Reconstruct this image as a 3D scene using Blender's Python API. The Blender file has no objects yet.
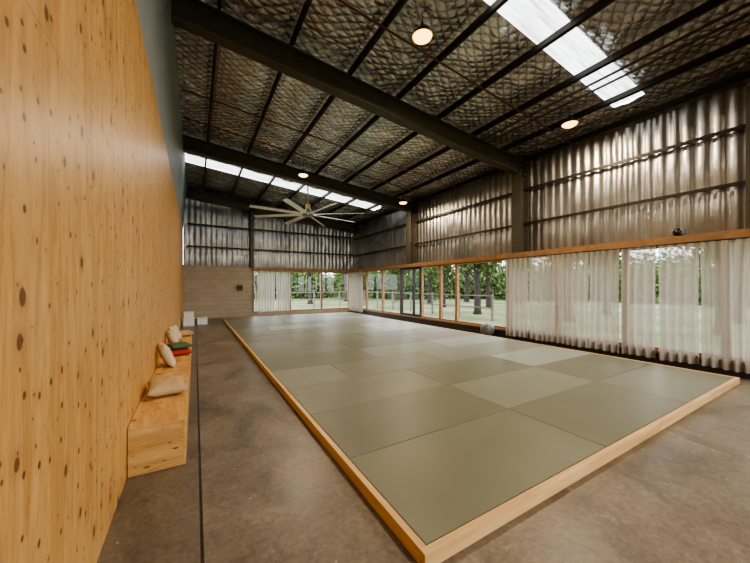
import bpy, math, random
from mathutils import Vector, noise, Matrix, Euler
random.seed(7)
scene = bpy.context.scene
COL = scene.collection

# ------------------------------------------------------------------ helpers
def tag(o, label=None, category=None, kind=None, group=None):
    if label: o["label"] = label
    if category: o["category"] = category
    if kind: o["kind"] = kind
    if group: o["group"] = group
    return o

def mk(name, verts, faces, mat=None, loc=(0,0,0), parent=None, smooth=False, rot=None):
    me = bpy.data.meshes.new(name)
    me.from_pydata([tuple(v) for v in verts], [], faces)
    me.update()
    if mat: me.materials.append(mat)
    if smooth:
        for p in me.polygons: p.use_smooth = True
    o = bpy.data.objects.new(name, me)
    COL.objects.link(o)
    o.location = loc
    if rot: o.rotation_euler = rot
    if parent: o.parent = parent
    return o

def empty(name, loc):
    e = bpy.data.objects.new(name, None)
    e.empty_display_size = 0.2
    COL.objects.link(e); e.location = loc
    return e

def boxgeo(mn, mx):
    x0,y0,z0 = mn; x1,y1,z1 = mx
    v = [(x0,y0,z0),(x1,y0,z0),(x1,y1,z0),(x0,y1,z0),(x0,y0,z1),(x1,y0,z1),(x1,y1,z1),(x0,y1,z1)]
    f = [(0,3,2,1),(4,5,6,7),(0,1,5,4),(1,2,6,5),(2,3,7,6),(3,0,4,7)]
    return v, f

def boxes(name, lst, mat, parent=None, bevel=0.0, origin=None):
    allv=[]; allf=[]
    for mn,mx in lst:
        v,f = boxgeo(mn,mx); n=len(allv)
        allv += v; allf += [tuple(i+n for i in q) for q in f]
    if origin is None:
        xs=[v[0] for v in allv]; ys=[v[1] for v in allv]; zs=[v[2] for v in allv]
        origin=((min(xs)+max(xs))/2,(min(ys)+max(ys))/2,min(zs))
    allv=[(v[0]-origin[0],v[1]-origin[1],v[2]-origin[2]) for v in allv]
    o = mk(name, allv, allf, mat, origin, parent)
    if bevel>0:
        m=o.modifiers.new("bevel",'BEVEL'); m.width=bevel; m.segments=2; m.limit_method='ANGLE'
    return o

def tubegeo(pts, radii, seg=12, cap=True):
    verts=[]; faces=[]
    n=len(pts)
    for i,p in enumerate(pts):
        p=Vector(p)
        if i==0: t=Vector(pts[1])-p
        elif i==n-1: t=p-Vector(pts[i-1])
        else: t=Vector(pts[i+1])-Vector(pts[i-1])
        if t.length<1e-9: t=Vector((0,0,1))
        t.normalize()
        a = Vector((0,1,0)) if abs(t.y)<0.9 else Vector((1,0,0))
        u=t.cross(a).normalized(); w=t.cross(u).normalized()
        r=radii[i] if hasattr(radii,'__len__') else radii
        for k in range(seg):
            an=2*math.pi*k/seg
            verts.append(tuple(p+u*math.cos(an)*r+w*math.sin(an)*r))
    for i in range(n-1):
        for k in range(seg):
            a=i*seg+k; b=i*seg+(k+1)%seg
            faces.append((a,b,b+seg,a+seg))
    if cap:
        faces.append(tuple(range(seg))[::-1]); faces.append(tuple(range((n-1)*seg,n*seg)))
    return verts,faces

def tube(name, pts, radii, mat, seg=12, parent=None, smooth=True, loc=(0,0,0)):
    v,f=tubegeo(pts,radii,seg)
    return mk(name,v,f,mat,loc,parent,smooth)

def lathe(name, prof, mat, loc=(0,0,0), parent=None, seg=32, smooth=True, rot=None):
    verts=[];faces=[]
    for r,z in prof:
        for k in range(seg):
            a=2*math.pi*k/seg
            verts.append((r*math.cos(a),r*math.sin(a),z))
    for i in range(len(prof)-1):
        for k in range(seg):
            a=i*seg+k;b=i*seg+(k+1)%seg
            faces.append((a,b,b+seg,a+seg))
    faces.append(tuple(range(seg))[::-1]); faces.append(tuple(range((len(prof)-1)*seg,len(prof)*seg)))
    o=mk(name,verts,faces,mat,loc,parent,smooth,rot)
    return o

# ------------------------------------------------------------------ materials
def newmat(name):
    m=bpy.data.materials.new(name); m.use_nodes=True
    nt=m.node_tree
    b=nt.nodes["Principled BSDF"]
    return m,nt,b
def N(nt,t,**kw):
    n=nt.nodes.new(t)
    for k,v in kw.items():
        if k in n.inputs: n.inputs[k].default_value=v
        else: setattr(n,k,v)
    return n
def ramp(nt, stops):
    r=nt.nodes.new('ShaderNodeValToRGB')
    cr=r.color_ramp
    while len(cr.elements)<len(stops): cr.elements.new(0.5)
    for e,(p,c) in zip(cr.elements,stops):
        e.position=p; e.color=(c[0],c[1],c[2],1)
    return r
def mixc(nt,fac,a,b,mode='MIX'):
    n=nt.nodes.new('ShaderNodeMix'); n.data_type='RGBA'; n.blend_type=mode
    for idx,val in ((0,fac),(6,a),(7,b)):
        if hasattr(val,'is_linked'): nt.links.new(val,n.inputs[idx])
        else:
            n.inputs[idx].default_value = val if idx==0 else (val[0],val[1],val[2],1)
    return n.outputs[2]
def mth(nt,op,a,b=None,c=None):
    n=nt.nodes.new('ShaderNodeMath'); n.operation=op
    for i,val in enumerate((a,b,c)):
        if val is None: continue
        if hasattr(val,'is_linked'): nt.links.new(val,n.inputs[i])
        else: n.inputs[i].default_value=val
    return n.outputs[0]
def coords(nt,scale=(1,1,1),rot=(0,0,0),geo=False):
    if geo:
        g=nt.nodes.new('ShaderNodeNewGeometry'); src=g.outputs['Position']
    else:
        tc=nt.nodes.new('ShaderNodeTexCoord'); src=tc.outputs['Object']
    mp=nt.nodes.new('ShaderNodeMapping')
    mp.inputs['Scale'].default_value=scale; mp.inputs['Rotation'].default_value=rot
    nt.links.new(src,mp.inputs['Vector'])
    return mp.outputs['Vector']
def bump(nt,b,h,strength=0.3,dist=0.02):
    n=nt.nodes.new('ShaderNodeBump'); n.inputs['Strength'].default_value=strength; n.inputs['Distance'].default_value=dist
    nt.links.new(h,n.inputs['Height']); nt.links.new(n.outputs[0],b.inputs['Normal'])

def plain(name,col,rough=0.6,metal=0.0,nscale=12,var=0.15,bstr=0.1):
    m,nt,b=newmat(name)
    v=coords(nt)
    n=N(nt,'ShaderNodeTexNoise',Scale=nscale,Detail=4.0); nt.links.new(v,n.inputs['Vector'])
    r=ramp(nt,[(0.3,[c*(1-var) for c in col]),(0.7,[min(1,c*(1+var)) for c in col])])
    nt.links.new(n.outputs['Fac'],r.inputs[0]); nt.links.new(r.outputs[0],b.inputs['Base Color'])
    b.inputs['Roughness'].default_value=rough; b.inputs['Metallic'].default_value=metal
    bump(nt,b,n.outputs['Fac'],bstr,0.005)
    return m

def wood(name,c1,c2,stretch,rough=0.5):
    m,nt,b=newmat(name)
    v=coords(nt,stretch)
    n=N(nt,'ShaderNodeTexNoise',Scale=1.0,Detail=6.0,Distortion=0.6); nt.links.new(v,n.inputs['Vector'])
    r=ramp(nt,[(0.3,c1),(0.55,[(a+d)/2 for a,d in zip(c1,c2)]),(0.75,c2)])
    nt.links.new(n.outputs['Fac'],r.inputs[0])
    nt.links.new(r.outputs[0],b.inputs['Base Color'])
    b.inputs['Roughness'].default_value=rough
    bump(nt,b,n.outputs['Fac'],0.08,0.004)
    return m

def plywood(name,plane='yz',kscale=(6.0,3.2),grain='z',seams=True, dark=1.0):
    m,nt,b=newmat(name)
    sc={'z':(5,5,0.6),'y':(5,0.6,5),'x':(0.6,5,5)}[grain]
    v=coords(nt,sc,geo=True)
    n=N(nt,'ShaderNodeTexNoise',Scale=1.3,Detail=7.0,Roughness=0.55,Distortion=1.4); nt.links.new(v,n.inputs['Vector'])
    bands=mth(nt,'FRACT',mth(nt,'MULTIPLY',n.outputs['Fac'],7.0))
    fine=N(nt,'ShaderNodeTexNoise',Scale=14.0,Detail=4.0); nt.links.new(v,fine.inputs['Vector'])
    A=[c*dark for c in (0.72,0.445,0.18)]; B=[c*dark for c in (0.61,0.345,0.12)]; C=[c*dark for c in (0.48,0.24,0.075)]
    r=ramp(nt,[(0.35,A),(0.55,B),(0.80,C)])
    nt.links.new(n.outputs['Fac'],r.inputs[0])
    rb=ramp(nt,[(0.0,(1.0,1.0,1.0)),(0.75,(0.95,0.94,0.90)),(0.93,(0.76,0.70,0.60)),(1.0,(1,1,1))]); nt.links.new(bands,rb.inputs[0])
    r2=ramp(nt,[(0.35,(0.90,0.90,0.90)),(0.65,(1.05,1.05,1.05))]); nt.links.new(fine.outputs['Fac'],r2.inputs[0])
    col=mixc(nt,0.8,r.outputs[0],r2.outputs[0],'MULTIPLY')
    col=mixc(nt,0.8,col,rb.outputs[0],'MULTIPLY')
    g=nt.nodes.new('ShaderNodeNewGeometry'); sx=nt.nodes.new('ShaderNodeSeparateXYZ'); nt.links.new(g.outputs['Position'],sx.inputs[0])
    ia={'x':0,'y':1,'z':2}
    pa=sx.outputs[ia[plane[0]]]; pb=sx.outputs[ia[plane[1]]]
    def knots(col,ks,off,thr,hal):
        cbk=nt.nodes.new('ShaderNodeCombineXYZ')
        nt.links.new(mth(nt,'ADD',mth(nt,'MULTIPLY',pa,ks[0]),off),cbk.inputs[0]); nt.links.new(mth(nt,'MULTIPLY',pb,ks[1]),cbk.inputs[1])
        vo=N(nt,'ShaderNodeTexVoronoi',Scale=1.0); vo.voronoi_dimensions='2D'
        nt.links.new(cbk.outputs[0],vo.inputs['Vector'])
        sep=nt.nodes.new('ShaderNodeSeparateColor'); nt.links.new(vo.outputs['Color'],sep.inputs[0])
        sq=mth(nt,'POWER',sep.outputs[0],1.3)
        halo=mth(nt,'SUBTRACT',0.30,vo.outputs['Distance']); halo=mth(nt,'MULTIPLY',halo,sq); halo=mth(nt,'MULTIPLY',halo,hal)
        cl2=nt.nodes.new('ShaderNodeClamp'); nt.links.new(halo,cl2.inputs[0])
        col=mixc(nt,cl2.outputs[0],col,(0.33*dark,0.135*dark,0.034))
        size=mth(nt,'MULTIPLY',sq,thr)
        k=mth(nt,'SUBTRACT',size,vo.outputs['Distance'])
        k=mth(nt,'MULTIPLY',k,35.0)
        cl=nt.nodes.new('ShaderNodeClamp'); nt.links.new(k,cl.inputs[0])
        return mixc(nt,mth(nt,'MULTIPLY',cl.outputs[0],0.9),col,(0.14*dark,0.052*dark,0.014))
    col=knots(col,(kscale[0]*0.85,kscale[1]*1.15),0.0,0.125,2.1)
    col=knots(col,(kscale[0]*1.6,kscale[1]*2.6),3.7,0.13,0.9)
    if seams:
        cb=nt.nodes.new('ShaderNodeCombineXYZ'); nt.links.new(sx.outputs[1],cb.inputs[0]); nt.links.new(sx.outputs[2],cb.inputs[1])
        br=N(nt,'ShaderNodeTexBrick'); br.offset=0.0
        br.inputs['Scale'].default_value=1.0; br.inputs['Brick Width'].default_value=1.2; br.inputs['Row Height'].default_value=2.4
        br.inputs['Mortar Size'].default_value=0.002; br.inputs['Mortar Smooth'].default_value=0.3
        br.inputs['Color1'].default_value=(1,1,1,1); br.inputs['Color2'].default_value=(0.95,0.94,0.92,1); br.inputs['Mortar'].default_value=(0.5,0.42,0.32,1)
        nt.links.new(cb.outputs[0],br.inputs['Vector'])
        col=mixc(nt,1.0,col,br.outputs['Color'],'MULTIPLY')
    nt.links.new(col,b.inputs['Base Color'])
    b.inputs['Roughness'].default_value=0.42
    bump(nt,b,fine.outputs['Fac'],0.06,0.003)
    return m

M_ply=plywood('plywood_wall')
M_ply_t=plywood('plywood_bench_top','xy',(6.0,3.2),'y',False,1.05)
M_ply_b=plywood('plywood_bench','yz',(3.2,6.0),'y',False,1.0)
M_ply_e=plywood('plywood_bench_end','xz',(3.2,6.0),'x',False,0.92)
M_frame=wood('pine_frame_timber',(0.74,0.50,0.24),(0.50,0.29,0.11),(14,1.2,14))
M_framex=wood('pine_frame_timber_cross',(0.74,0.50,0.24),(0.50,0.29,0.11),(1.2,14,14))
M_win=wood('window_timber',(0.34,0.18,0.08),(0.19,0.095,0.04),(6,6,6))
M_grey=plain('bluegrey_lining',(0.27,0.305,0.315),0.6,0,2,0.06,0.05)
M_steel=plain('olive_painted_steel',(0.068,0.060,0.042),0.5,0.2,6,0.15)
M_purlin=plain('galvanised_purlin',(0.03,0.026,0.022),0.5,0.5,6,0.2)
M_red=plain('red_oxide_rod',(0.13,0.04,0.025),0.5,0.2)
M_dark=plain('dark_board',(0.03,0.026,0.022),0.6)
M_blk=plain('black_aluminium',(0.02,0.02,0.022),0.4,0.5)
M_white=plain('white_plastic',(0.75,0.74,0.70),0.5)
M_fan=plain('fan_aluminium',(0.75,0.75,0.72),0.35,0.3)
M_fanm=plain('fan_motor_yellow',(0.55,0.42,0.15),0.4)
M_fans=plain('fan_motor',(0.3,0.3,0.28),0.4,0.6)
M_cush=plain('linen_cushion',(0.50,0.36,0.20),0.9,0,60,0.1,0.3)
M_cush2=plain('pale_linen_cushion',(0.62,0.50,0.34),0.9,0,60,0.1,0.3)
M_redc=plain('red_cloth',(0.38,0.04,0.03),0.9,0,50,0.1,0.3)
M_greenc=plain('green_cloth',(0.07,0.14,0.06),0.9,0,50,0.1,0.3)
M_ball=plain('grey_vinyl_ball',(0.09,0.10,0.10),0.3,0,8,0.08)

def foil(name, ripple, base, rough, metal, bs, n1s, w1, dist, lo=0.55, hi=1.2, quilt=None, c3=1.1, ql=0.55, wave=None):
    m,nt,b=newmat(name)
    v=coords(nt,(1,1,1),geo=True)
    n1=N(nt,'ShaderNodeTexNoise',Scale=n1s,Detail=8.0,Roughness=0.7,Distortion=0.4); nt.links.new(v,n1.inputs['Vector'])
    v2=coords(nt,ripple,geo=True)
    n2=N(nt,'ShaderNodeTexNoise',Scale=1.0,Detail=3.0,Distortion=0.5); nt.links.new(v2,n2.inputs['Vector'])
    h=mth(nt,'ADD',mth(nt,'MULTIPLY',n1.outputs['Fac'],w1),n2.outputs['Fac'])
    n3=N(nt,'ShaderNodeTexNoise',Scale=c3,Detail=3.0); nt.links.new(v,n3.inputs['Vector'])
    r=ramp(nt,[(0.3,[c*lo for c in base]),(0.7,[min(1,c*hi) for c in base])]); nt.links.new(n3.outputs['Fac'],r.inputs[0])
    col=r.outputs[0]
    if quilt:
        # diamond mesh-backed foil quilting
        s=nt.nodes.new('ShaderNodeSeparateXYZ'); nt.links.new(v,s.inputs[0])
        jit=mth(nt,'MULTIPLY',n1.outputs['Fac'],1.6)
        p=mth(nt,'ADD',mth(nt,'MULTIPLY',s.outputs[0],quilt[0]),mth(nt,'MULTIPLY',s.outputs[1],quilt[1]))
        q=mth(nt,'SUBTRACT',mth(nt,'MULTIPLY',s.outputs[0],quilt[0]),mth(nt,'MULTIPLY',s.outputs[1],quilt[1]))
        a_=mth(nt,'ABSOLUTE',mth(nt,'SINE',mth(nt,'ADD',p,jit))); b_=mth(nt,'ABSOLUTE',mth(nt,'SINE',mth(nt,'ADD',q,jit)))
        d=mth(nt,'MULTIPLY',a_,b_)
        h=mth(nt,'ADD',h,mth(nt,'MULTIPLY',d,0.55))
        r4=ramp(nt,[(0.0,(ql,ql,ql)),(0.35,(1.1,1.1,1.1))]); nt.links.new(d,r4.inputs[0])
        col=mixc(nt,1.0,col,r4.outputs[0],'MULTIPLY')
    nt.links.new(col,b.inputs['Base Color'])
    b.inputs['Metallic'].default_value=metal; b.inputs['Roughness'].default_value=rough
    bump(nt,b,h,bs,dist)
    return m
M_foil_roof=foil('roof_foil',(1.0,12,1),(0.60,0.61,0.62),0.22,0.92,0.75,8.0,0.6,0.045,0.7,1.2,(13,19),1.1,0.5)
M_foil_wall=foil('wall_foil',(1.0,1.0,0.6),(0.40,0.40,0.39),0.34,0.88,0.30,3.0,0.5,0.05,0.65,1.1)

m,nt,b=newmat('stained_concrete'); M_floor=m
v=coords(nt,geo=True)
n1=N(nt,'ShaderNodeTexNoise',Scale=1.3,Detail=12.0,Roughness=0.74,Distortion=0.5); nt.links.new(v,n1.inputs['Vector'])
n2=N(nt,'ShaderNodeTexNoise',Scale=26.0,Detail=7.0,Roughness=0.75); nt.links.new(v,n2.inputs['Vector'])
r=ramp(nt,[(0.34,(0.080,0.064,0.046)),(0.48,(0.165,0.134,0.098)),(0.58,(0.215,0.178,0.133)),(0.68,(0.29,0.245,0.188))]); nt.links.new(n1.outputs['Fac'],r.inputs[0])
r2=ramp(nt,[(0.3,(0.6,0.6,0.6)),(0.7,(1.25,1.25,1.25))]); nt.links.new(n2.outputs['Fac'],r2.inputs[0])
col=mixc(nt,1.0,r.outputs[0],r2.outputs[0],'MULTIPLY')
n5=N(nt,'ShaderNodeTexNoise',Scale=5.0,Detail=10.0,Roughness=0.8,Distortion=1.0); nt.links.new(v,n5.inputs['Vector'])
r5=ramp(nt,[(0.57,(0,0,0)),(0.67,(0.6,0.6,0.6))]); nt.links.new(n5.outputs['Fac'],r5.inputs[0])
col=mixc(nt,r5.outputs[0],col,(0.34,0.29,0.225))
n6=N(nt,'ShaderNodeTexNoise',Scale=2.3,Detail=6.0,Roughness=0.6)
v6=coords(nt,(1.3,0.6,1),geo=True); nt.links.new(v6,n6.inputs['Vector'])
r6=ramp(nt,[(0.57,(0,0,0)),(0.68,(0.55,0.55,0.55))]); nt.links.new(n6.outputs['Fac'],r6.inputs[0])
col=mixc(nt,r6.outputs[0],col,(0.06,0.046,0.033))
sx=nt.nodes.new('ShaderNodeSeparateXYZ'); nt.links.new(v,sx.inputs[0])
d=mth(nt,'ABSOLUTE',mth(nt,'SUBTRACT',sx.outputs[0],0.035)); g=mth(nt,'LESS_THAN',d,0.009)
col=mixc(nt,g,col,(0.012,0.01,0.008))
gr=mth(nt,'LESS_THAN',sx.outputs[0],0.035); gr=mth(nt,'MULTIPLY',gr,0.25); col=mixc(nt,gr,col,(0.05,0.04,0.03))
vo=N(nt,'ShaderNodeTexVoronoi',Scale=4.0); nt.links.new(v,vo.inputs['Vector'])
sp=mth(nt,'LESS_THAN',vo.outputs['Distance'],0.035); sp=mth(nt,'MULTIPLY',sp,0.6)
col=mixc(nt,sp,col,(0.42,0.37,0.30))
nt.links.new(col,b.inputs['Base Color'])
rr_=mth(nt,'ADD',mth(nt,'MULTIPLY',n1.outputs['Fac'],0.35),0.20); nt.links.new(rr_,b.inputs['Roughness'])
bump(nt,b,n2.outputs['Fac'],0.12,0.003)

m,nt,b=newmat('concrete_block'); M_block=m
g=nt.nodes.new('ShaderNodeNewGeometry'); sx=nt.nodes.new('ShaderNodeSeparateXYZ'); nt.links.new(g.outputs['Position'],sx.inputs[0])
cb=nt.nodes.new('ShaderNodeCombineXYZ'); nt.links.new(sx.outputs[0],cb.inputs[0]); nt.links.new(sx.outputs[2],cb.inputs[1])
br=N(nt,'ShaderNodeTexBrick'); br.inputs['Scale'].default_value=1; br.inputs['Brick Width'].default_value=0.4; br.inputs['Row Height'].default_value=0.2
br.inputs['Mortar Size'].default_value=0.006; br.inputs['Color1'].default_value=(0.40,0.335,0.245,1); br.inputs['Color2'].default_value=(0.35,0.29,0.21,1); br.inputs['Mortar'].default_value=(0.25,0.20,0.14,1)
nt.links.new(cb.outputs[0],br.inputs['Vector']); nt.links.new(br.outputs['Color'],b.inputs['Base Color']); b.inputs['Roughness'].default_value=0.85

def matmat(name,c):
    m,nt,b=newmat(name)
    v=coords(nt)
    n=N(nt,'ShaderNodeTexNoise',Scale=2.0,Detail=4.0); nt.links.new(v,n.inputs['Vector'])
    ch=N(nt,'ShaderNodeTexChecker',Scale=70.0); nt.links.new(v,ch.inputs['Vector'])
    r=ramp(nt,[(0.3,[x*0.93 for x in c]),(0.7,[x*1.07 for x in c])]); nt.links.new(n.outputs['Fac'],r.inputs[0])
    nt.links.new(r.outputs[0],b.inputs['Base Color']); b.inputs['Roughness'].default_value=0.42
    bump(nt,b,ch.outputs['Fac'],0.12,0.002)
    return m
MT=[matmat('mat_olive',(0.163,0.164,0.109)),matmat('mat_olive_dark',(0.139,0.140,0.090)),matmat('mat_green_grey',(0.190,0.195,0.140)),matmat('mat_pale_sheen',(0.262,0.278,0.236))]  # palest tone has the reflected sheen of some mats painted into its colour

m,nt,b=newmat('window_glass'); M_glass=m
out=nt.nodes['Material Output']; tr=N(nt,'ShaderNodeBsdfTransparent'); gl=N(nt,'ShaderNodeBsdfGlossy',Roughness=0.02)
mx=nt.nodes.new('ShaderNodeMixShader'); mx.inputs[0].default_value=0.04
nt.links.new(tr.outputs[0],mx.inputs[1]); nt.links.new(gl.outputs[0],mx.inputs[2]); nt.links.new(mx.outputs[0],out.inputs[0])
m,nt,b=newmat('sheer_linen'); M_curt=m
out=nt.nodes['Material Output']; tr=N(nt,'ShaderNodeBsdfTransparent'); tl=N(nt,'ShaderNodeBsdfTranslucent'); df=N(nt,'ShaderNodeBsdfDiffuse')
tl.inputs[0].default_value=(0.44,0.405,0.355,1); df.inputs[0].default_value=(0.52,0.47,0.41,1)
m1=nt.nodes.new('ShaderNodeMixShader'); m1.inputs[0].default_value=0.50
m2=nt.nodes.new('ShaderNodeMixShader')
v=coords(nt,(90,90,90)); nn=N(nt,'ShaderNodeTexNoise',Scale=1.0,Detail=2.0); nt.links.new(v,nn.inputs['Vector'])
rr=ramp(nt,[(0.3,(0.12,)*3),(0.7,(0.28,)*3)]); nt.links.new(nn.outputs['Fac'],rr.inputs[0]); nt.links.new(rr.outputs[0],m2.inputs[0])
nt.links.new(tl.outputs[0],m1.inputs[1]); nt.links.new(df.outputs[0],m1.inputs[2])
nt.links.new(m1.outputs[0],m2.inputs[1]); nt.links.new(tr.outputs[0],m2.inputs[2]); nt.links.new(m2.outputs[0],out.inputs[0])
def emis(name,col,s,ripple=None):
    m,nt,b=newmat(name)
    b.inputs['Base Color'].default_value=(0.8,0.8,0.8,1)
    b.inputs['Emission Color'].default_value=(*col,1); b.inputs['Emission Strength'].default_value=s
    if ripple:
        v=coords(nt,ripple,geo=True); w=N(nt,'ShaderNodeTexNoise',Scale=1.0,Detail=2.0); nt.links.new(v,w.inputs['Vector'])
        r=ramp(nt,[(0.3,[c*0.4 for c in col]),(0.62,col)]); nt.links.new(w.outputs['Fac'],r.inputs[0]); nt.links.new(r.outputs[0],b.inputs['Emission Color'])
    return m
M_sky=emis('polycarbonate_skylight_glow',(0.93,0.97,1.0),3.4,(1.5,22,1))  # daylight through the sheets is put in as emission
M_lens=emis('warm_led_lens',(1.0,0.50,0.13),6)
def rampmat(name,stops,scale,rough=0.9):
    m,nt,b=newmat(name); v=coords(nt,geo=True)
    n=N(nt,'ShaderNodeTexNoise',Scale=scale,Detail=7.0); nt.links.new(v,n.inputs['Vector'])
    r=ramp(nt,stops); nt.links.new(n.outputs['Fac'],r.inputs[0]); nt.links.new(r.outputs[0],b.inputs['Base Color']); b.inputs['Roughness'].default_value=rough
    return m
M_grass=rampmat('paddock_grass',[(0.35,(0.05,0.085,0.022)),(0.5,(0.11,0.135,0.05)),(0.65,(0.22,0.205,0.13))],0.35)
M_bark=rampmat('pine_bark',[(0.35,(0.02,0.016,0.013)),(0.65,(0.055,0.043,0.035))],6)
M_leaf=rampmat('foliage',[(0.35,(0.045,0.08,0.02)),(0.65,(0.12,0.18,0.055))],1.5)
M_rail=plain('weathered_rail',(0.17,0.15,0.13),0.8)

# ------------------------------------------------------------------ dims
XL=-0.46; XR=7.75; XW=8.05; YF=16.2; YB=-6.0
def zr(x): return 5.1+0.1*(XW-x)

o=boxes('floor',[((XL-0.3,YB-0.2,-0.2),(XW+0.15,YF+0.15,0.0))],M_floor); tag(o,"brown stained concrete slab floor with saw-cut joint","floor","structure")
o=boxes('wall_left',[((XL-0.12,YB,0),(XL,YF,4.04))],M_ply); tag(o,"knotty pine plywood sheet wall lining","wall","structure")
x1=XL; z1=4.04; x2=-0.31; z2=zr(-0.31)+0.02
vs=[(x1,YB,z1),(x1-0.12,YB,z1),(x2-0.12,YB,z2),(x2,YB,z2),(x1,YF,z1),(x1-0.12,YF,z1),(x2-0.12,YF,z2),(x2,YF,z2)]
o=mk('wall_left_upper',vs,[(0,1,2,3),(4,7,6,5),(0,3,7,4),(1,5,6,2),(3,2,6,7),(0,4,5,1)],M_grey); tag(o,"smooth blue-grey upper wall lining above plywood","wall","structure")
o=boxes('wall_far_block',[((XL,YF,0),(2.47,YF+0.15,2.45))],M_block); tag(o,"beige concrete block wall","wall","structure")

def foilwall(name, axis, c, a0,a1,z0,zfun, mat, bands, sgn, label, rip=0.018, pil=0.05, wl=0.17, crk=0.012):
    nx=int((a1-a0)/0.024); nz=40
    verts=[];faces=[]
    for i in range(nx+1):
        a=a0+(a1-a0)*i/nx
        zt=zfun(a)
        # trapezoidal-ish rib profile, straight and vertical
        rb=math.tanh(2.2*math.sin(a*2*math.pi/wl))
        for j in range(nz+1):
            z=z0+(zt-z0)*j/nz
            bb=[z0]+bands+[zt]
            p=0
            for k in range(len(bb)-1):
                if bb[k]<=z<=bb[k+1]: p=math.sin(math.pi*(z-bb[k])/(bb[k+1]-bb[k]))
            off=sgn*(pil*p*(0.7+0.6*noise.noise(Vector((a*0.9,z*0.4,1))))+rip*rb+crk*noise.noise(Vector((a*4,z*1.6,7)))*p)
            verts.append((c+off,a,z) if axis=='x' else (a,c+off,z))
    for i in range(nx):
        for j in range(nz):
            q=i*(nz+1)+j
            faces.append((q,q+1,q+nz+2,q+nz+1))
    o=mk(name,verts,faces,mat,smooth=True); tag(o,label,"wall","structure"); return o
foilwall('wall_right','x',XW+0.06,YB,YF+0.1,2.38,lambda a:zr(XW)+0.06,M_foil_wall,[3.25,4.2],-1,"ribbed silver-grey foil faced upper wall",0.011,0.025,0.20,0.022)
foilwall('wall_far','y',YF+0.06,-0.45,XW+0.06,2.40,lambda a:zr(a)+0.1,M_foil_wall,[3.3,4.3,5.2],-1,"ribbed silver foil insulation end wall",0.008,0.07,0.22,0.03)
o=boxes('wall_right_base',[((XR-0.05,0.1,0),(XR+0.1,11.0,0.22)),((XR-0.05,11.0,0),(XR+0.1,YF,0.22))],M_dark); tag(o,"dark plinth under the windows","wall","structure")
o=boxes('wall_right_near',[((XR-0.05,YB,0),(XR+0.1,0.1,2.28))],M_dark); tag(o,"dark lined wall","wall","structure")
o=boxes('wall_far_base',[((2.47,YF-0.03,0),(XR-0.05,YF+0.1,0.2))],M_block); tag(o,"low block sill wall under end windows","wall","structure")
o=boxes('wall_back',[((XL,YB-0.15,0),(0.8,YB,5.95)),((7.0,YB-0.15,0),(XW,YB,5.2)),((0.8,YB-0.15,4.2),(7.0,YB,5.9))],M_dark); tag(o,"dark wall with open roller doorway","wall","structure")
o=boxes('trim_1',[((XR-0.10,YB,2.28),(XW+0.02,YF-0.12,2.42))],M_win); tag(o,"brown timber head beam above the windows","trim","structure")
o=boxes('trim_2',[((2.47,YF-0.10,2.28),(XW,YF+0.1,2.42))],M_win); tag(o,"brown timber head beam above end windows","trim","structure")
o=boxes('trim_3',[((XR-0.12,0.1,0.22),(XR+0.1,YF-0.1,0.27))],M_win); tag(o,"timber window sill","trim","structure")

SK=[(2.5,3.02),(12.2,13.0),(-3.4,-2.8)]
nx=int((XW+0.6+0.1)/0.06)
ys=[]; y=YB-0.1
while y<YF+0.12: ys.append(y); y+=0.04
for a,bb in SK: ys+= [a,bb]
ys=sorted(set(round(t,4) for t in ys))
xs=[-0.6+(XW+0.75)*i/nx for i in range(nx+1)]
PX=[0.3+1.12*k for k in range(7)]
verts=[];faces=[]
for x in xs:
    for yy in ys:
        ph=((x-0.3)/1.12)%1.0
        sag=math.sin(math.pi*ph)
        edge=min([abs(yy-t) for s in SK for t in s])
        e=min(1,edge/0.15)
        dz=-0.05*sag*(0.7+0.8*noise.noise(Vector((x*0.7,yy*0.7,0))))*e
        dz-= e*(0.016*abs(math.sin(yy*math.pi/0.26+0.9*noise.noise(Vector((x*0.9,yy,2)))))+0.034*noise.noise(Vector((x*3,yy*4.5,5))))*(0.35+sag)
        verts.append((x,yy,zr(x)+0.04+dz))
ny=len(ys)
for i in range(len(xs)-1):
    for j in range(ny-1):
        ym=(ys[j]+ys[j+1])/2; xm=(xs[i]+xs[i+1])/2
        if any(a<ym<bb for a,bb in SK) and xm>-0.3 and xm<7.45: continue
        q=i*ny+j
        faces.append((q,q+ny,q+ny+1,q+1))
o=mk('ceiling',verts,faces,M_foil_roof,smooth=True); tag(o,"crinkled silver foil insulation under the shed roof","ceiling","structure")
for a,bb in SK:
    vs=[];fs=[]
    n=60
    for i in range(n+1):
        yy=a-0.03+(bb-a+0.06)*i/n; w=0.010*math.sin(2*math.pi*(yy-a)/0.09)
        vs+= [(-0.35,yy,zr(-0.35)+0.065+w),(7.5,yy,zr(7.5)+0.065+w)]
    for i in range(n): fs.append((2*i,2*i+1,2*i+3,2*i+2))
    o=mk('skylight',vs,fs,M_sky,smooth=True); tag(o,"white corrugated roof skylight strip, glowing in place of daylight","skylight","structure")

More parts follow.
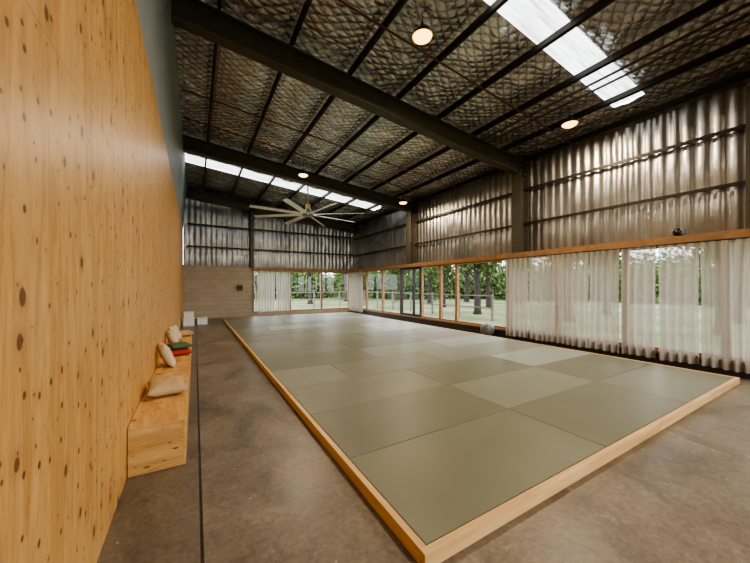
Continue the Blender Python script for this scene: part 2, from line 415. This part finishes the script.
def sloped_box(x0,x1,y0,y1,top,bot):
    vs=[]
    for y in (y0,y1):
        for x in (x0,x1):
            vs += [(x,y,zr(x)-bot),(x,y,zr(x)-top)]
    f=[(0,1,3,2),(4,6,7,5),(0,2,6,4),(1,5,7,3),(0,4,5,1),(2,3,7,6)]
    return vs,f
def sloped(name,lst,mat):
    V=[];F=[]
    for p in lst:
        v,f=sloped_box(*p); n=len(V); V+=v; F+=[tuple(i+n for i in q) for q in f]
    ox=sum(v[0] for v in V)/len(V); oy=sum(v[1] for v in V)/len(V); oz=min(v[2] for v in V)
    V=[(v[0]-ox,v[1]-oy,v[2]-oz) for v in V]
    return mk(name,V,F,mat,(ox,oy,oz))
for x in PX+[7.95]:
    o=sloped('roof_purlin',[(x-0.006,x+0.006,YB,YF,0.02,0.13),(x-0.006,x+0.045,YB,YF,0.118,0.13)],M_purlin)
    tag(o,"dark steel C-section purlin under roof foil","roof purlin",None,"roof purlins")
for y in (-4.4,0.75,5.4,10.4,YF-0.2):
    w=0.11
    o=sloped('roof_beam',[(-0.3,XW,y-0.02,y+0.02,0.14,0.52),(-0.3,XW,y-w,y+w,0.132,0.155),(-0.3,XW,y-w,y+w,0.50,0.525)],M_steel)
    tag(o,"deep dark olive steel portal rafter","roof beam",None,"portal rafters")
for y in (-4.4,1.13,5.4,10.4):
    o=boxes('steel_column',[((XR-0.05,y-0.15,2.42),(XR-0.03,y+0.15,4.72)),((XW-0.03,y-0.15,2.42),(XW-0.0,y+0.15,4.95)),((XR-0.04,y-0.02,2.42),(XW-0.01,y+0.15,4.72))],M_steel)
    tag(o,"dark olive steel portal column above window head","steel column",None,"portal columns")
for y in (0.2,4.05,7.9,9.2,13.4,14.9):
    pts=[(x,y,zr(x)-0.15) for x in (-0.25,XW)]
    o=tube('bridging_rod',pts,0.017,M_red,8); tag(o,"thin red-brown bridging rod across purlins","bridging rod",None,"bridging rods")
for x in (6.15,6.35,7.35):
    o=boxes('conduit_pipe',[((x-0.02,YB,zr(x)-0.18),(x+0.02,5.28,zr(x)-0.15))],M_steel)
    tag(o,"dark service conduit along underside of roof","conduit",None,"roof conduits")
for z in (3.25,4.2):
    o=boxes('wall_girt',[((XW-0.07,YB,z-0.03),(XW-0.03,YF-0.1,z+0.03))],M_purlin); tag(o,"dark horizontal steel wall girt on foil wall","wall girt",None,"side wall girts")
for z in (3.3,4.3):
    o=boxes('wall_girt',[((-0.30,YF-0.08,z-0.03),(XW-0.08,YF-0.03,z+0.03))],M_purlin); tag(o,"dark horizontal steel girt on end wall","wall girt",None,"end wall girts")
o=boxes('wall_post',[((2.33,YF-0.22,2.42),(2.48,YF-0.08,zr(2.4)-0.2))],M_steel); tag(o,"dark steel end wall post","wall post")
for p in (((XW-0.1,10.5,2.6),(XW-0.1,16.1,4.7)),((XW-0.14,10.5,4.7),(XW-0.14,16.1,2.6))):
    o=tube('bracing_rod',p,0.015,M_steel,8); tag(o,"diagonal steel bracing rod on side wall","bracing rod",None,"wall bracing")

# ------------------------------------------------------------------ windows
wn=[0]
def window(axis,c,a0,a1,z0,z1,mat=M_win,fw=0.05,mull=None,label="timber framed fixed window looking to garden",name=None):
    if name is None: wn[0]+=1
    t=0.05
    bars=[(a0,z0,a0+fw,z1),(a1-fw,z0,a1,z1),(a0+fw,z0,a1-fw,z0+fw),(a0+fw,z1-fw,a1-fw,z1)]
    for mm in (mull or []): bars.append((mm-0.025,z0+fw,mm+0.025,z1-fw))
    L=[]
    for b0,c0,b1,c1 in bars:
        L.append(((c-t,b0,c0),(c+t,b1,c1)) if axis=='x' else ((b0,c-t,c0),(b1,c+t,c1)))
    org=(c,(a0+a1)/2,z0) if axis=='x' else ((a0+a1)/2,c,z0)
    w=boxes(name or 'window_%d'%wn[0],L,mat,origin=org)
    tag(w,label,"window","structure")
    h=(a1-a0)/2-fw
    if axis=='x': V=[(0,-h,fw),(0,h,fw),(0,h,z1-z0-fw),(0,-h,z1-z0-fw)]
    else: V=[(-h,0,fw),(h,0,fw),(h,0,z1-z0-fw),(-h,0,z1-z0-fw)]
    g=mk('glass_pane',V,[(0,1,2,3)],M_glass,parent=w)
    return w
for a0,a1 in ((14.1,YF-0.1),(12.5,14.1),(11.0,12.5),(8.49,9.58),(7.69,8.49),(5.64,7.69),(4.3,5.64),(2.9,4.3),(1.5,2.9),(0.1,1.5)):
    window('x',XR,a0,a1,0.27,2.28)
window('x',XR,9.58,11.0,0.27,2.28,M_blk,0.09,[10.1],"black aluminium framed glazed door",'door_1')
for a0,a1 in ((2.47,4.3),(4.3,6.03),(6.03,XR-0.06)):
    window('y',YF,a0,a1,0.2,2.28)

def curtain(axis,c,a0,a1,z0=0.12,z1=2.26,label="sheer off-white linen curtain hanging in pleats",grp="window curtains",ph=0):
    w=a1-a0; n=int(w/0.012); nz=24
    V=[];F=[]
    for j in range(nz+1):
        t=j/nz; z=z1+(z0-z1)*t
        for i in range(n+1):
            s=i/n
            sq=1-0.035*math.sin(math.pi*t*0.9)*(0.6+0.4*math.sin(ph))
            a=(s-0.5)*w*sq
            amp=0.030+0.030*t
            off=amp*math.sin(s*w*2*math.pi/0.135+ph+2.2*noise.noise(Vector((s*w*3,t*0.8,ph))))+0.03*t*noise.noise(Vector((s*w*4,t*2,ph+5)))
            zz=z-z1+ (0.01*math.sin(s*w*9+ph) if j==nz else 0)
            V.append((off,a,zz) if axis=='x' else (a,off,zz))
    for j in range(nz):
        for i in range(n):
            q=j*(n+1)+i; F.append((q,q+1,q+n+2,q+n+1))
    loc=(c,(a0+a1)/2,z1) if axis=='x' else ((a0+a1)/2,c,z1)
    o=mk('curtain',V,F,M_curt,loc,smooth=True); tag(o,label,"curtain",None,grp); return o
for k,(a0,a1) in enumerate(((4.98,5.68),(4.24,4.97),(3.52,4.22),(2.94,3.50),(2.36,2.93),(1.78,2.34),(1.0,1.77),(0.2,0.98))):
    curtain('x',XR-0.17,a0,a1,ph=k*1.3)
curtain('x',XR-0.17,14.25,15.9,ph=9,grp="corner curtains")
curtain('y',YF-0.17,2.62,3.5,z0=0.2,ph=4,grp="corner curtains"); curtain('y',YF-0.17,3.55,4.35,z0=0.2,ph=6,grp="corner curtains")
o=tube('curtain_rail',[(XR-0.17,0.0,2.27),(XR-0.17,5.7,2.27)],0.012,M_blk,8); tag(o,"slim dark curtain rail above windows","curtain rail")

# ------------------------------------------------------------------ mats
FX0,FX1,FY0,FY1=1.04,7.24,1.26,15.1; TH=0.09; fw=0.045
fr=empty('mat_frame',((FX0+FX1)/2,(FY0+FY1)/2,0)); tag(fr,"pale pine timber border around the training mats","mat frame")
cx,cy=(FX0+FX1)/2,(FY0+FY1)/2
def L(mn,mx): return ((mn[0]-cx,mn[1]-cy,mn[2]),(mx[0]-cx,mx[1]-cy,mx[2]))
n=4
for k in range(n):
    a=FY0+fw+(FY1-FY0-2*fw)*k/n; bb=FY0+fw+(FY1-FY0-2*fw)*(k+1)/n
    boxes('border_board',[L((FX0,a,0),(FX0+fw,bb-0.003,TH))],M_frame,fr,0.003)
    boxes('border_board',[L((FX1-fw,a,0),(FX1,bb-0.003,TH))],M_frame,fr,0.003)
for k in range(2):
    a=FX0+(FX1-FX0)*k/2; bb=FX0+(FX1-FX0)*(k+1)/2
    boxes('border_board',[L((a,FY0,0),(bb-0.003,FY0+fw,TH))],M_framex,fr,0.003)
    boxes('border_board',[L((a,FY1-fw,0),(bb-0.003,FY1,TH))],M_framex,fr,0.003)
mx0,mx1,my0,my1=FX0+fw+0.004,FX1-fw-0.004,FY0+fw+0.004,FY1-fw-0.004
rows=14; ph=(my1-my0)/rows; pw=(mx1-mx0)/3
tones=[[0,1,0],[1,2,1],[0,1,3],[2,0,2],[1,2,3],[0,1,0],[2,0,1],[0,2,3],[1,0,3],[0,3,0],[1,0,2],[0,3,3],[2,0,0],[0,1,2]]
for r_ in range(rows):
    offs=[0,pw,2*pw,3*pw]
    if r_ in (3,6,9): offs=[0,pw/2,pw*1.5,pw*2.5,3*pw]
    for c_ in range(len(offs)-1):
        t=tones[r_][c_%3]
        o=boxes('training_mat',[((mx0+offs[c_]+0.003,my0+r_*ph+0.003,0.002),(mx0+offs[c_+1]-0.003,my0+(r_+1)*ph-0.003,TH-0.004+0.001*(t%2)))],MT[t],None,0.005)
        tag(o,"olive green textured tatami training mat" if t!=3 else "grey-green textured tatami training mat, sheen painted pale","training mat",None,"training mats")

# ------------------------------------------------------------------ bench
bx0,bx1=XL+0.005,-0.066
for k,(a,bb) in enumerate(((3.05,4.95),(4.955,6.85),(6.855,8.75))):
    e=empty('plywood_bench',((bx0+bx1)/2,(a+bb)/2,0)); tag(e,"low box bench of knotty plywood against plywood wall","bench",None,"plywood benches")
    hx=(bx1-bx0)/2; hy=(bb-a)/2
    boxes('seat',[((-hx,-hy,0.372),(hx,hy,0.39))],M_ply_t,e,0.002)
    boxes('front_panel',[((hx-0.018,-hy,0),(hx,hy,0.3715))],M_ply_b,e,0.002)
    boxes('end_panel',[((-hx,-hy,0),(hx-0.0185,-hy+0.018,0.3715))],M_ply_e,e,0.002)
    boxes('end_panel',[((-hx,hy-0.018,0),(hx-0.0185,hy,0.3715))],M_ply_e,e,0.002)

def pillow(name,w,l,t,mat,loc,rot,label,grp=None,cat="cushion"):
    n=22;V=[];F=[]
    for s in (1,-1):
        for i in range(n+1):
            for j in range(n+1):
                x=-1+2*i/n;y=-1+2*j/n
                h=((1-x**4)*(1-y**4))**0.55
                px=x*(1-0.10*(1-abs(y))**1.0*abs(x)); py=y*(1-0.10*(1-abs(x))*abs(y))
                wr=0.06*noise.noise(Vector((x*2.2,y*2.2,s+w*9)))
                V.append((px*w/2,py*l/2,s*t/2*h*(1+wr*2)))
    for s in (0,1):
        b0=s*(n+1)**2
        for i in range(n):
            for j in range(n):
                q=b0+i*(n+1)+j
                f=(q,q+n+1,q+n+2,q+1); F.append(f if s==0 else f[::-1])
    R_=Euler(rot).to_matrix()
    mz=min((R_@Vector(v)).z for v in V)
    mnx=min((R_@Vector(v)).x for v in V)
    x=max(loc[0], XL+0.004-mnx)
    o=mk(name,V,F,mat,(x,loc[1],loc[2]-mz),smooth=True,rot=rot)
    m=o.modifiers.new('weld','WELD'); m.merge_threshold=0.0005
    tag(o,label,cat,None,grp); return o
pillow('cushion',0.34,0.50,0.12,M_cush,(-0.255,3.90,0.391),(0,0.0,0.1),"tan linen cushion lying flat on bench","bench cushions")
pillow('cushion',0.34,0.36,0.12,M_cush2,(-0.40,5.15,0.391),(0,math.radians(68),0.25),"beige linen cushion leaning against plywood wall","bench cushions")
pillow('cushion',0.32,0.40,0.085,M_redc,(-0.22,5.95,0.391),(0,0,0.15),"red cloth cushion lying on bench","bench cushions")
pillow('cushion',0.30,0.36,0.08,M_greenc,(-0.22,6.0,0.484),(0,0.0,0.3),"dark green cushion stacked on red cushion","bench cushions")
pillow('cushion',0.34,0.36,0.12,M_cush2,(-0.40,6.62,0.391),(0,math.radians(65),0.2),"beige linen cushion leaning against plywood wall","bench cushions")
pillow('cushion',0.34,0.38,0.12,M_cush2,(-0.40,7.4,0.391),(0,math.radians(68),-0.2),"pale linen cushion leaning against plywood wall","bench cushions")
pillow('cushion',0.34,0.42,0.11,M_cush,(-0.22,8.1,0.391),(0,0.0,0.2),"tan linen cushion lying flat on bench","bench cushions")

for k,(x,y,s,h,z) in enumerate(((-0.2,13.6,0.38,0.28,0.0),(0.25,13.9,0.36,0.24,0.0),(-0.2,13.62,0.34,0.2,0.305))):
    e=empty('storage_box',(x,y,z)); tag(e,"white plastic lidded storage box by block wall","storage box",None,"storage boxes")
    boxes('body',[((-s/2+0.01,-s/2+0.01,0),(s/2-0.01,s/2-0.01,h))],M_white,e,0.01)
    boxes('lid',[((-s/2,-s/2,h),(s/2,s/2,h+0.025))],M_white,e,0.006)

e=empty('wall_heater',(1.87,YF-0.001,1.30)); tag(e,"small dark wall mounted control unit on block wall","wall heater")
boxes('body',[((-0.12,-0.13,0),(0.12,0,0.24))],M_blk,e,0.01)
boxes('grille',[((-0.10,-0.14,0.03+0.05*k),(0.10,-0.13,0.055+0.05*k)) for k in range(4)],M_dark,e)
e=empty('speaker',(7.78,2.1,2.42)); tag(e,"small dark grey speaker sitting on timber head beam","speaker")
boxes('body',[((-0.08,-0.09,0.03),(0.08,0.09,0.13))],M_fans,e,0.015)
boxes('bracket',[((-0.03,-0.05,0),(0.03,0.05,0.03))],M_blk,e)
lathe('speaker_cone',[(0.005,-0.0),(0.06,-0.0),(0.065,0.01)],M_blk,(-0.081,0,0.08),e,24,True,(0,math.radians(-90),0))

bpy.ops.mesh.primitive_uv_sphere_add(segments=48,ring_count=32,radius=0.205,location=(7.485,6.2,0.205))
o=bpy.context.object; o.name='exercise_ball'; o.data.materials.append(M_ball)
for vtx in o.data.vertices:
    z=vtx.co.z
    if abs(z)<0.15:
        s=1-0.006*(0.5+0.5*math.cos(z*2*math.pi/0.03)); vtx.co.x*=s; vtx.co.y*=s
for p in o.data.polygons: p.use_smooth=True
tag(o,"dark grey exercise ball on floor beside the mat","exercise ball")

# ------------------------------------------------------------------ lamps
LP=[(3.0,3.7),(6.85,3.55),(3.0,9.7),(6.85,9.6),(3.0,-2.3),(6.85,-2.3)]  # last pair is unseen, added behind the camera to light the room
for (x,y) in LP:
    zl=zr(x)-0.30
    if y>9 : zl=zr(x)-0.55
    e=empty('high_bay_lamp',(x,y,zl)); tag(e,"round high bay lamp with glowing warm lens under roof","ceiling lamp",None,"high bay lamps")
    lathe('lamp_housing',[(0.03,0.18),(0.05,0.16),(0.07,0.10),(0.10,0.08),(0.145,0.05),(0.155,0.0),(0.15,0.0),(0.145,0.02)],M_blk,(0,0,0),e)
    lathe('lens',[(0.02,-0.05),(0.09,-0.038),(0.135,-0.01),(0.146,0.012)],M_lens,(0,0,0),e)
    h=zr(x)-zl
    tube('hanger',[(0,0,0.17),(0,0,h)],0.008,M_blk,8,e)
    ld=bpy.data.lights.new('lamp_light','AREA'); ld.shape='DISK'; ld.size=0.28; ld.energy=120; ld.color=(1.0,0.80,0.56)
    lo=bpy.data.objects.new('lamp_light',ld); COL.objects.link(lo); lo.parent=e; lo.location=(0,0,-0.06)

# ------------------------------------------------------------------ fan
fx,fy,fz=3.9,12.0,4.36
e=empty('ceiling_fan',(fx,fy,fz)); tag(e,"large white multi-blade industrial ceiling fan","ceiling fan")
tube('rod',[(0,0,0.15),(0,0,zr(fx)-fz+0.05)],0.03,M_fans,12,e)
lathe('motor',[(0.06,0.22),(0.13,0.20),(0.15,0.06),(0.22,0.05),(0.24,-0.03),(0.18,-0.07),(0.05,-0.09)],M_fans,(0,0,0),e)
lathe('motor_cap',[(0.05,0.42),(0.10,0.40),(0.11,0.24),(0.08,0.22)],M_fanm,(0,0,0),e)
prof=[(-0.10,0.0),(-0.05,0.018),(0.02,0.020),(0.10,0.0),(0.02,-0.004),(-0.05,-0.004)]
for k in range(8):
    an=math.radians(45*k+8)
    V=[];F=[]; tw=math.radians(16)
    for i,rad in enumerate((0.2,0.6,1.2,1.9,2.22,2.25)):
        s=1.0 if i<5 else 0.8
        for (py,pz) in prof:
            yy=(py*math.cos(tw)-pz*math.sin(tw))*s; zz=(py*math.sin(tw)+pz*math.cos(tw))*s
            V.append((rad,yy,zz-0.004*rad*rad))
    m_=len(prof)
    for i in range(5):
        for j in range(m_):
            a=i*m_+j;bq=i*m_+(j+1)%m_; F.append((a,bq,bq+m_,a+m_))
    F.append(tuple(range(m_))[::-1]); F.append(tuple(range(5*m_,6*m_)))
    bl=mk('blade',V,F,M_fan,(0,0,0),e,False,(0,0,an))

# ------------------------------------------------------------------ exterior
o=boxes('ground',[((-60,YF+0.16,-0.3),(140,160,-0.12)),((XW+0.16,-60,-0.3),(140,YF+0.16,-0.12)),((-60,-60,-0.3),(XW+0.16,YB-0.21,-0.12))],M_grass); tag(o,"green grass and pale gravel paddock outside","ground","structure")
def leafgeo(R,V,F,ctr,nc,nl,rx,rz,size,cr):
    for c in range(nc):
        while True:
            p=Vector((R.uniform(-1,1),R.uniform(-1,1),R.uniform(-1,1)))
            if p.length<1: break
        c0=Vector(ctr)+Vector((p.x*rx,p.y*rx,p.z*rz))
        for l in range(nl):
            d=Vector((R.gauss(0,1),R.gauss(0,1),R.gauss(0,1)))*cr*0.5
            q=c0+d
            a=Vector((R.uniform(-1,1),R.uniform(-1,1),R.uniform(-1,1))).normalized()*size
            bq=a.cross(Vector((R.uniform(-1,1),R.uniform(-1,1),R.uniform(-1,1)))).normalized()*size*0.6
            n=len(V); V+=[tuple(q-a),tuple(q+bq),tuple(q+a),tuple(q-bq)]; F.append((n,n+1,n+2,n+3))
R=random.Random(1); V=[];F=[]
leafgeo(R,V,F,(0,0,0),34,95,1.35,2.3,0.13,0.65)
crown=bpy.data.meshes.new('foliage'); crown.from_pydata(V,[],F); crown.materials.append(M_leaf)
def trunkmesh():
    V=[];F=[]
    def add(p,r,s=10):
        v,f=tubegeo(p,r,s); n=len(V); V.extend(v); F.extend([tuple(i+n for i in q) for q in f])
    add([(0,0,-0.1),(0.02,0.01,0.3),(0.05,0.05,2),(0.0,0.12,4),(0.1,0.05,7)],[0.30,0.21,0.18,0.15,0.07])
    R=random.Random(3)
    for k in range(9):
        z=1.7+k*0.5; a=R.uniform(0,6.28); l=R.uniform(0.8,1.4)
        add([(0.04,0.08,z),(math.cos(a)*l*0.5,math.sin(a)*l*0.5,z+0.3),(math.cos(a)*l,math.sin(a)*l,z+0.8)],[0.05,0.035,0.012],6)
    me=bpy.data.meshes.new('trunk'); me.from_pydata(V,[],F); me.materials.append(M_bark)
    for p in me.polygons: p.use_smooth=True
    return me
tm=trunkmesh()
TP=[(14,12.3,0.95),(18.5,15.2,0.9),(18,21.2,1.0),(24,22.5,1.1),(14.6,7.6,0.95),(19.5,8.2,1.0),(15,3.0,0.9),(24,13.0,1.1),(9.0,27,1.0),(14,30,1.1),(26,18,1.1),(18,26.5,0.9),(20.5,3.6,1.0),(16.5,17.8,0.85),(12.5,24,0.9)]
for i,(x,y,s) in enumerate(TP):
    e=empty('tree',(x,y,-0.12)); e.scale=(s,s,s); e.rotation_euler=(0,0,i*1.7); tag(e,"slender dark trunked tree standing in dry grass","tree",None,"garden trees")
    for me,nm,z in ((tm,'trunk',0),(crown,'foliage',5.0)):
        c=bpy.data.objects.new(nm,me); COL.objects.link(c); c.parent=e; c.location=(0,0,z)
R=random.Random(11); V=[];F=[]
for i in range(34):
    ang=math.radians(4+86*i/33); dist=R.uniform(38,50); s=R.uniform(1.0,2.5)
    leafgeo(R,V,F,(math.sin(ang)*dist,math.cos(ang)*dist,0.9*s),32,75,2.1*s,1.0*s,0.22,0.9*s)
o=mk('hedge',V,F,M_leaf); tag(o,"dense green shrubby hedge at edge of paddock","hedge","stuff")
def fence(p0,p1,n,label):
    p0=Vector(p0);p1=Vector(p1); e=empty('rail_fence',((p0+p1)/2)); tag(e,label,"fence")
    d=(p1-p0); c=(p0+p1)/2
    for k in range(n+1):
        q=p0+d*k/n-c
        boxes('post',[((q.x-0.04,q.y-0.04,0),(q.x+0.04,q.y+0.04,1.25))],M_rail,e)
    for z in (0.6,1.15):
        tube('rail',[tuple(p0-c+Vector((0,0,z))),tuple(p1-c+Vector((0,0,z)))],0.025,M_rail,8,e)
fence((11.8,9.5,-0.12),(11.8,21.9,-0.12),6,"weathered timber rail fence along the garden")
fence((1.5,22,-0.12),(11.7,22,-0.12),5,"weathered timber rail fence beyond end windows")

# ------------------------------------------------------------------ world
w=bpy.data.worlds.new('World'); scene.world=w; w.use_nodes=True
bg=w.node_tree.nodes['Background']; bg.inputs[0].default_value=(0.93,0.97,1.0,1); bg.inputs[1].default_value=6.6
def portal(loc,rot,sx,sy):
    ld=bpy.data.lights.new('sky_portal','AREA'); ld.shape='RECTANGLE'; ld.size=sx; ld.size_y=sy
    ld.cycles.is_portal=True
    o=bpy.data.objects.new('sky_portal',ld); COL.objects.link(o); o.location=loc; o.rotation_euler=rot
portal((XR+0.2,8.1,1.27),(0,math.radians(90),0),2.1,16.0)
portal((5.1,YF+0.2,1.24),(math.radians(-90),0,0),5.2,2.1)
portal((3.9,YB-0.2,2.1),(math.radians(90),0,0),6.2,4.2)

cd=bpy.data.cameras.new('camera'); cd.sensor_width=36; cd.lens=36*308/750; cd.shift_y=4.5/750; cd.clip_end=500; cd.clip_start=0.05
co=bpy.data.objects.new('camera',cd); COL.objects.link(co); co.location=(0,0,1.5); co.rotation_euler=(math.radians(90),0,math.radians(-30.3))
scene.camera=co
try:
    scene.view_settings.view_transform='AgX'
    scene.view_settings.look='AgX - Medium High Contrast'
except Exception as ex: print(ex)
